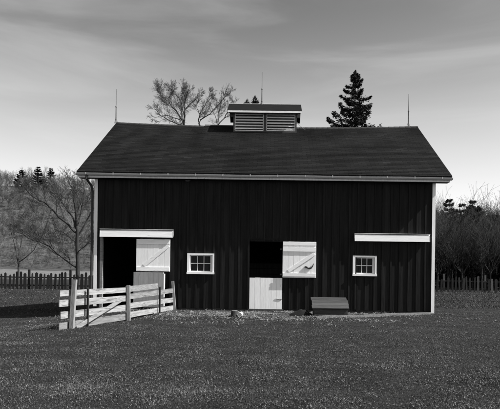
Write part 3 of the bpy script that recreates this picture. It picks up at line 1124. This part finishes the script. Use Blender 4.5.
def spawn(mb, pts, rads, length, level, r, up, dens, minr, t0=.22):
    n = max(2, int(r.uniform(3.6, 6.0) * dens * (1.3 if level > 1 else 1.1)))
    for k in range(n):
        t = t0 + (1 - t0) * (k + r.random()) / n
        i = min(len(pts) - 2, int(t * (len(pts) - 1)))
        u = t * (len(pts) - 1) - i
        p = pts[i].lerp(pts[i + 1], u)
        rr = rads[i] + (rads[i + 1] - rads[i]) * u
        d = (pts[i + 1] - pts[i]).normalized()
        ang = r.uniform(.42, .85)
        nd = (d * math.cos(ang) + perp(d, r) * math.sin(ang) + Vector((0, 0, up * .5))).normalized()
        grow(mb, p, nd, length * r.uniform(.45, .75) * (1.18 - .58 * t), max(minr, rr * r.uniform(.42, .62)), level - 1, r, up, 4 if level > 1 else 3, dens, minr)


def catmull(ps, n=4):
    out = []
    P = [ps[0] * 2 - ps[1]] + ps + [ps[-1] * 2 - ps[-2]]
    for i in range(1, len(P) - 2):
        for k in range(n):
            t = k / n
            a, b, c, d = P[i - 1], P[i], P[i + 1], P[i + 2]
            out.append(.5 * ((2 * b) + (c - a) * t + (2 * a - 5 * b + 4 * c - d) * t * t + (3 * b - a - 3 * c + d) * t ** 3))
    out.append(ps[-1])
    return out


def bare_tree(name, base, limbs, trunk, label, mat, seed, levels=3, dens=1.0, group=None, minr=.006, up=.25, reach=.60, rs=.75):
    """limbs: list of (points, r0, r1); trunk: (points, r0, r1)"""
    r = random.Random(seed)
    root = empty(name, base, label, 'tree', group)
    tm_ = MB()
    tp = catmull(trunk[0], 4)
    tr = [trunk[1] + (trunk[2] - trunk[1]) * k / (len(tp) - 1) for k in range(len(tp))]
    tr[0] *= 1.35
    tm_.tube(tp, tr, 9, caps=True)
    tm_.build('trunk', mat, root, True)
    cm = MB()
    for (ps, r0, r1) in limbs:
        r0 *= rs; r1 *= rs
        pp = catmull([p + Vector((0, r.uniform(-.12, .12), 0)) for p in ps], 4)
        pp = [p + Vector((r.uniform(-.04, .04), r.uniform(-.06, .06), r.uniform(-.04, .04))) for p in pp]
        pp[0] = Vector(ps[0])
        rr = [r0 + (r1 - r0) * k / (len(pp) - 1) for k in range(len(pp))]
        cm.tube(pp, rr, 6, caps=False)
        L = sum((pp[k + 1] - pp[k]).length for k in range(len(pp) - 1))
        spawn(cm, pp, rr, L * reach, levels - 1, r, up, dens * max(1.0, L / 3.2), minr, .12)
    cm.build('crown', mat, root)
    return root


def T(D, pts, dz=0):
    """points seen at photo places, spread in depth around D"""
    n = len(pts)
    return [at(x, y, D + dz * k / max(1, n - 1)) for k, (x, y) in enumerate(pts)]


# tree A behind the barn: broad fan
D = 45
b0 = at(184, 126, D); g0 = Vector((b0.x + .3, D, gz(b0.x, D)))
bare_tree('bare_tree', g0, [
    (T(D, [(184, 127), (183, 122), (176, 111), (166, 100), (156, 94)], 1.5), .16, .025),
    (T(D, [(184, 127), (184.5, 118), (184, 105), (186.5, 96), (188.5, 90)], -.8), .16, .025),
    (T(D, [(184.4, 110), (193, 102), (203, 95)], 1.6), .09, .025),
    (T(D, [(183, 126), (172, 122), (162, 116), (154, 108)], -1.6), .10, .025),
    (T(D, [(180, 119.5), (167, 116), (154, 117)], 1.2), .07, .02),
    (T(D, [(172, 105), (171, 95), (176, 87)], -1.0), .06, .02),
    (T(D, [(185, 120), (180, 100), (172, 92)], 2.0), .06, .02),
    (T(D, [(185, 108), (182, 96), (183, 88)], 2.0), .05, .02),
], ([g0 - Vector((0, 0, .3)), Vector((b0.x + .15, D, 6)), b0 + Vector((0, 0, .05))], .24, .12),
    'broad bare tree rising behind the barn roof, leftmost of the fan-shaped crowns', M['bark_back'], 21, 4, 1.22, 'bare trees behind the barn', .0085, .15, .56, .58)
D = 46.5
b0 = at(199.5, 126, D); g0 = Vector((b0.x - .2, D, gz(b0.x, D)))
bare_tree('bare_tree', g0, [
    (T(D, [(199.5, 127), (199, 121), (200, 115), (206, 103), (211, 98)], 1.2), .13, .025),
    (T(D, [(200, 120), (210, 113), (222, 101), (228, 94)], -1.0), .09, .02),
    (T(D, [(200, 115), (197, 106), (200, 97)], -1.4), .06, .02),
    (T(D, [(206, 103), (209, 96), (209, 90)], 1), .05, .015),
], ([g0 - Vector((0, 0, .3)), Vector((b0.x, D, 6)), b0 + Vector((0, 0, .05))], .20, .09),
    'slender bare tree behind the barn roof between the broad tree and the cupola', M['bark_back'], 22, 4, 1.22, 'bare trees behind the barn', .0085, .15, .56, .58)
D = 48
b0 = at(218, 126, D); g0 = Vector((b0.x, D, gz(b0.x, D)))
bare_tree('bare_tree', g0, [
    (T(D, [(218, 128), (217, 123), (215, 115), (208, 99)], 1.2), .08, .02),
    (T(D, [(218, 125), (226, 115), (232, 106), (235, 101)], -1.0), .09, .02),
    (T(D, [(218, 122), (220, 108), (224, 96)], .6), .07, .02),
    (T(D, [(224, 118), (234, 113), (240, 107)], 1.4), .06, .02),
], ([g0 - Vector((0, 0, .3)), Vector((b0.x, D, 7)), b0 + Vector((0, 0, .05))], .20, .085),
    'bare tree behind the barn half hidden by the cupola', M['bark_back'], 23, 4, 1.22, 'bare trees behind the barn', .0085, .15, .56, .58)
# large tree left of the barn
D = 42
b0 = at(77.5, 285, D); g0 = Vector((b0.x, D, gz(b0.x, D)))
bare_tree('bare_tree', g0, [
    (T(D, [(77, 268), (60, 255), (46, 244.5), (33, 240), (18, 232)], -1.5), .11, .035),
    (T(D, [(76, 233), (60, 217), (47, 204.5), (36, 198.5), (24, 188)], -1.2), .12, .03),
    (T(D, [(77, 230), (72, 216), (64, 205), (55, 190)], 1.5), .11, .025),
    (T(D, [(77.5, 226), (75, 205), (72, 190), (68, 181)], -1.0), .13, .03),
    (T(D, [(78, 228), (82, 205), (84, 190), (82, 179)], 1.0), .12, .03),
    (T(D, [(78, 236), (90, 215), (98, 202), (103, 192)], 0.0), .11, .03),
    (T(D, [(78, 246), (94, 232), (106, 222)], 1.8), .08, .02),
    (T(D, [(77, 244), (64, 233), (52, 229)], 2.2), .07, .02),
    (T(D, [(77, 252), (88, 244), (98, 242)], -1.8), .06, .02),
    (T(D, [(70, 262), (68, 256), (60, 250)], -1.0), .05, .02),
], ([g0 - Vector((0, 0, .3)), at(78, 262, D), at(77.2, 245, D), at(77.8, 226, D)], .19, .13),
    'tall bare branching tree behind the dark picket fence left of the barn', M['bark'], 31, 4, .95, None, .0095)
# a young one at the far left
D = 40
b0 = at(18, 285, D); g0 = Vector((b0.x, D, gz(b0.x, D)))
bare_tree('bare_tree', g0, [
    (T(D, [(19, 262), (34, 250), (44, 232), (47, 220)], -.6), .05, .015),
    (T(D, [(18, 262), (14, 244), (9, 226)], .6), .05, .015),
    (T(D, [(18, 258), (22, 236), (24, 214)], .6), .05, .015),
], ([g0 - Vector((0, 0, .3)), at(18.5, 272, D), at(18.6, 256, D)], .09, .05),
    'small thin bare tree at the left edge behind the dark picket fence', M['bark'], 37, 4, .7, None, .010)


# ------------------------------------------------------------------ conifers
def conifer_arrays(H, R, seed, bare=0.0, whorl=.42, leaf_=.16, dens=1.0, top_clump=True, gap=0.0, vary=.28, tone=(.010, .034)):
    """returns branch MB and needle arrays (verts, tris, tone) in local coordinates"""
    r = random.Random(seed); nr = np.random.default_rng(seed)
    br = MB(); V = []; Tn = []
    z = H * bare + .3
    while z < H - .12:
        t = 1 - z / H
        rad = R * (t ** .80) + .10
        nb = max(3, int(r.uniform(4.2, 6.4)))
        a0 = r.uniform(0, 6.28)
        if gap and r.random() < gap:
            z += whorl * .7; continue
        for k in range(nb):
            a_ = a0 + 2 * math.pi * k / nb + r.uniform(-.35, .35)
            L = rad * r.uniform(.84 - vary, .84 + vary)
            droop = -.10 - .18 * t * r.uniform(.5, 1.4)
            pts = []
            for s in (0, .3, .6, .85, 1.0):
                zz = z + L * (droop * math.sin(s * 2.4) + .42 * max(0, s - .45) ** 1.3 + .05 * s)
                pts.append(Vector((math.cos(a_ + .12 * s) * L * s, math.sin(a_ + .12 * s) * L * s, zz)))
            br.tube(pts, [.012 + .02 * t, .01 + .014 * t, .01, .007, .004], 3, caps=False)
            n = int(dens * (16 + 46 * L))
            side = Vector((-math.sin(a_), math.cos(a_), 0))
            tone_b = r.uniform(.7, 1.35)
            for q in range(n):
                s = .04 + .96 * (r.random() ** .80)
                j = min(3, int(s * 4)); u = s * 4 - j
                ss = (0, .3, .6, .85, 1.0)
                p = pts[j].lerp(pts[j + 1], u)
                wid = L * .30 * (1 - abs(s - .5) * 1.1) + .05
                p = p + side * r.gauss(0, .55) * wid + Vector((0, 0, r.gauss(-.05, .07) - .04 * L * r.random()))
                d = Vector((math.cos(a_), math.sin(a_), r.uniform(-.3, .8))) + side * r.uniform(-.9, .9)
                d.normalize()
                l_ = leaf_ * r.uniform(.6, 1.4); w = l_ * .30
                e = perp(d, r) * w
                V += [p - e, p + e, p + d * l_]
                Tn += [tone_b * r.uniform(tone[0], tone[1])] * 3
        z += whorl * r.uniform(.7, 1.3)
    if top_clump:
        for q in range(int(170 * dens)):
            zz = H - .95 + r.random() * 1.0
            rr = .42 * max(.08, 1 - abs(zz - (H - .55)) / .62)
            a_ = r.uniform(0, 6.28); p = Vector((math.cos(a_) * rr * r.random() ** .5, math.sin(a_) * rr * r.random() ** .5, zz))
            d = Vector((p.x * 1.5, p.y * 1.5, r.uniform(.1, 1))).normalized(); e = perp(d, r) * .04
            V += [p - e, p + e, p + d * leaf_ * 1.1]; Tn += [r.uniform(*tone)] * 3
    br.tube([(0, 0, -.3), (0, 0, H * .5), (0, 0, H)], [.013 * H + .05, .008 * H + .03, .012], 8, caps=False)
    V = np.array([tuple(v) for v in V]); F = np.arange(len(V)).reshape(-1, 3)
    return br, V, F, np.array(Tn)


def conifer(name, base, H, R, seed, label, group=None, **kw):
    br, V, F, Tn = conifer_arrays(H, R, seed, **kw)
    root = empty(name, base, label, 'tree', group)
    o = br.build('trunk', M['bark_dark']); o.parent = root
    c = bpy.data.objects.new('crown', np_mesh('crown', V, F, M['leaf'], Tn)); COL.objects.link(c); c.parent = root
    return root


D = 46
tp = at(355.5, 72, D)
conifer('spruce_tree', (tp.x, D, gz(tp.x, D)), tp.z - gz(tp.x, D), 6.0, 27, 'tall dark spruce rising behind the right half of the barn roof',
        whorl=.44, leaf_=.17, dens=2.6, gap=.06, tone=(.005, .020), vary=.42)
D = 70
tp = at(255, 97.5, D)
conifer('spruce_tree', (tp.x, D, gz(tp.x, D)), tp.z - gz(tp.x, D), 6.5, 6, 'distant dark treetop just above the cupola roof', whorl=.5, leaf_=.3, dens=1.0, tone=(.006, .02))
D = 72
tp = at(247.2, 100.5, D)
conifer('spruce_tree', (tp.x, D, gz(tp.x, D)), tp.z - gz(tp.x, D), 4.0, 8, 'pointed distant treetop above the left end of the cupola roof', whorl=.6, leaf_=.28, dens=.8, tone=(.008, .03))
for (px, py, D, sd, lab) in ((38.5, 166.5, 204, 12, 'leftmost of the small dark conifers on the hill crest'),
                             (51, 167.5, 206, 13, 'dark conifer on the hill crest nearest the barn roof'),
                             (22, 170, 208, 14, 'lower dark conifer at the left end of the hill crest')):
    tp = at(px, py, D); g = gz(tp.x, D)
    conifer('hill_conifer', (tp.x, D, g - .2), tp.z - g + .2, {12: 3.4, 13: 2.6, 14: 3.8}[sd], sd, lab, 'conifers on the hill crest', whorl=.7, leaf_=.5, dens=1.3, top_clump=False, tone=(.006, .02))


# ------------------------------------------------------------------ bare woodland on the hill, dark wood on the right
def proto_bare(seed, H, mr=.032, r0=.07, dens=1.0):
    r = random.Random(seed); mb = MB()
    h = H * r.uniform(.25, .4)
    mb.tube([Vector((0, 0, -.4)), Vector((0, 0, h))], [.10, .07], 4, caps=False)
    for k in range(r.randint(4, 6)):
        a_ = r.uniform(0, 6.28); d = Vector((math.cos(a_) * .6, math.sin(a_) * .6, r.uniform(.6, 1.3)))
        grow(mb, Vector((0, 0, h * r.uniform(.7, 1))), d, H * r.uniform(.45, .7), r0, 2, r, .25, 4, dens, mr)
    V = np.array(mb.v); F = []
    for f in mb.f:
        F.append((f[0], f[1], f[2])); F.append((f[0], f[2], f[3]))
    return V, np.array(F)


protos = [proto_bare(100 + k, 7.5) for k in range(5)]
fine_protos = [proto_bare(200 + k, 7.5, .011, .05, 1.25) for k in range(4)]


def scatter(name, places, protos_, label, cat, mat, tone_r, seed):
    r = random.Random(seed)
    VV, FF, TT = [], [], []; o_ = 0
    for (x, y, s) in places:
        V, F = protos_[r.randrange(len(protos_))][:2]
        a_ = r.uniform(0, 6.28); c, sn = math.cos(a_), math.sin(a_)
        P = np.empty_like(V)
        P[:, 0] = (V[:, 0] * c - V[:, 1] * sn) * s + x
        P[:, 1] = (V[:, 0] * sn + V[:, 1] * c) * s + y
        P[:, 2] = V[:, 2] * s * r.uniform(.85, 1.15) + gz(x, y)
        VV.append(P); FF.append(F + o_); o_ += len(P)
        TT.append(np.full(len(P), r.uniform(*tone_r)))
    me = np_mesh(name, np.concatenate(VV), np.concatenate(FF), mat, np.concatenate(TT))
    o = bpy.data.objects.new(name, me); COL.objects.link(o)
    return tag(o, label, cat, None, 'stuff')


r = random.Random(55)
pl = []
for k in range(470):
    y = 126 + 102 * r.random() ** .8; x = y * r.uniform(-.60, -.26)
    pl.append((x, y, r.uniform(.35, .95) * (.55 + .45 * smooth(126, 165, y))))
for k in range(420):
    y = r.uniform(126, 226); x = y * r.uniform(-.60, -.26)
    pl.append((x, y, r.uniform(.14, .34)))
for k in range(90):
    y = r.uniform(196, 226); x = y * r.uniform(.25, .55)
    pl.append((x, y, r.uniform(.4, .7)))
for k in range(150):
    y = r.uniform(112, 224); x = y * r.uniform(.25, .55)
    pl.append((x, y, r.uniform(.6, 1.0)))
scatter('hillside_wood', pl, protos, 'leafless brush and woodland covering the far hillside', 'woodland', M['leaf'], (.02, .17), 4)
pl = []
for k in range(70):
    y = r.uniform(46, 54); x = y * r.uniform(.26, .55)
    pl.append((x, y, r.uniform(.6, .95)))
for k in range(150):
    y = r.uniform(56, 96); x = y * r.uniform(.27, .52)
    pl.append((x, y, r.uniform(1.15, 1.45) * y / 80))
for k in range(60):
    y = r.uniform(112, 222); x = y * r.uniform(.27, .55)
    pl.append((x, y, r.uniform(.7, 1.1)))
scatter('bare_wood', pl, fine_protos, 'leafless twiggy treetops over the dark wood right of the barn', 'woodland', M['leaf'], (.012, .055), 5)
cp = []
for k in range(3):
    br, V, F, Tn = conifer_arrays(9.5, 3.0, 60 + k, whorl=.62, leaf_=.27, dens=1.25, top_clump=False)
    cp.append((V, F))
pl = []
for k in range(72):
    y = r.uniform(50, 90); x = y * r.uniform(.27, .54)
    pl.append((x, y, r.uniform(.7, 1.0) * y / 66))
scatter('evergreen_wood', pl, cp, 'dense dark evergreen wood behind the barn on the right', 'woodland', M['leaf'], (.010, .040), 6)

# ------------------------------------------------------------------ grass and straw
GX = np.arange(-27, 27.01, .15); GY = np.arange(3.9, 49.2, .15)


def grid(fn):
    G = np.array([[fn(x, y) for x in GX] for y in GY])

    def look(x, y):
        u = np.clip((x - GX[0]) / .15, 0, len(GX) - 1.001); v = np.clip((y - GY[0]) / .15, 0, len(GY) - 1.001)
        i = u.astype(int); j = v.astype(int); fu = u - i; fv = v - j
        return (G[j, i] * (1 - fu) + G[j, i + 1] * fu) * (1 - fv) + (G[j + 1, i] * (1 - fu) + G[j + 1, i + 1] * fu) * fv
    return look


g_z = grid(gz)
g_cl = grid(lambda a, b: .8 * mnoise.noise((a * 1.1, b * 1.1, 9)) + .8 * mnoise.noise((a * 2.9, b * 2.9, 4)))
g_band = grid(lambda a, b: mnoise.noise((a * .22, b * .9, 31)) + .55 * mnoise.noise((a * .8, b * 2.4, 17)))


def blades(n, xr, yr, hr, wr, tones, name, label, cat, seed, lie=0.6, keep=None, straw=.12):
    g = np.random.default_rng(seed)
    # even on the ground, denser towards the camera
    u = g.random(n)
    y = yr[0] * (yr[1] / yr[0]) ** u
    x = (g.random(n) - .5) * 2
    x = x * (y * .56 + .8) + y * .02
    # clumping
    cl = g_cl(x, y)
    k = (g.random(n) < np.clip(.78 + .45 * cl, .25, 1))
    if keep is not None:
        k &= keep(x, y)
    x, y, cl = x[k], y[k], cl[k]
    n = len(x)
    z = g_z(x, y)
    h = g.uniform(hr[0], hr[1], n) * np.clip(1 + .55 * cl, .5, 1.7); w = g.uniform(wr[0], wr[1], n) * (1 + y / 16)
    a = g.random(n) * 2 * np.pi
    tilt = g.normal(0, lie, n) if lie < 1 else g.uniform(1.15, 1.55, n)
    x = x + 0
    is_straw = g.random(n) < straw * np.clip(1 + 1.4 * cl, .2, 3)
    tilt = np.where(is_straw, g.uniform(1.1, 1.5, n), tilt)
    h = np.where(is_straw, h * 1.1, h)
    dx, dy, dz = np.sin(tilt) * np.cos(a), np.sin(tilt) * np.sin(a), np.abs(np.cos(tilt))
    ex, ey = -np.sin(a), np.cos(a)
    b = np.stack([x, y, z - .004], 1)
    e = np.stack([ex, ey, np.zeros(n)], 1) * (w / 2)[:, None]
    t = np.stack([dx, dy, dz], 1) * h[:, None]
    lift = np.where(is_straw, .02, 0)[:, None] * np.array([0, 0, 1.0])
    V = np.empty((n, 3, 3))
    V[:, 0] = b - e + lift; V[:, 1] = b + e + lift; V[:, 2] = b + t + lift
    tone = np.clip(g.lognormal(math.log((tones[0] + tones[1]) / 2.3), .62, n), tones[0] * .4, .22) * (1 + .35 * cl)
    band = g_band(x, y)
    tone = tone * np.clip(1 + .55 * band, .45, 1.7)
    tone = np.where(is_straw, g.uniform(.07, .24, n), tone)
    me = np_mesh(name, V.reshape(-1, 3), np.arange(3 * n).reshape(-1, 3), M['blade'], np.repeat(np.clip(tone, .004, .5), 3))
    o = bpy.data.objects.new(name, me); COL.objects.link(o)
    return tag(o, label, cat, None, 'stuff')


def yard(x, y):
    inside = (x > X0 - .05) & (x < X1 + .05) & (y > WY - .03)
    inb = (x > bx0) & (x < bx1) & (y > by0) & (y < by1)
    shade_mound = ((x - mc.x) / .46) ** 2 + ((y - mc.y) / .30) ** 2 < 1
    return ~(inside | inb | shade_mound)


blades(1000000, None, (4.6, 40), (.012, .034), (.0026, .0052), (.020, .074), 'grass', 'short rough winter grass over the barnyard', 'grass', 2, .85, yard, .07)


def straw_zone(x, y):
    d = np.hypot((x + .4) / 4.2, (y - 16.9) / 2.0)
    return yard(x, y) & (nrng.random(len(x)) < np.exp(-d * d * 1.3) * np.clip(.5 + 1.1 * g_cl(x, y) + .8 * g_band(x * 1.7, y), .08, 1))


blades(190000, None, (13.0, 18.6), (.04, .12), (.006, .012), (.03, .16), 'straw', 'pale scattered straw and chaff on the ground before the dutch door', 'straw', 3, 1.2, straw_zone, .45)

blades(120000, None, (21, 48), (.03, .085), (.006, .012), (.016, .060), 'far_grass', 'short rough grass of the yard beyond the barn', 'grass', 8, .9, yard, .06)
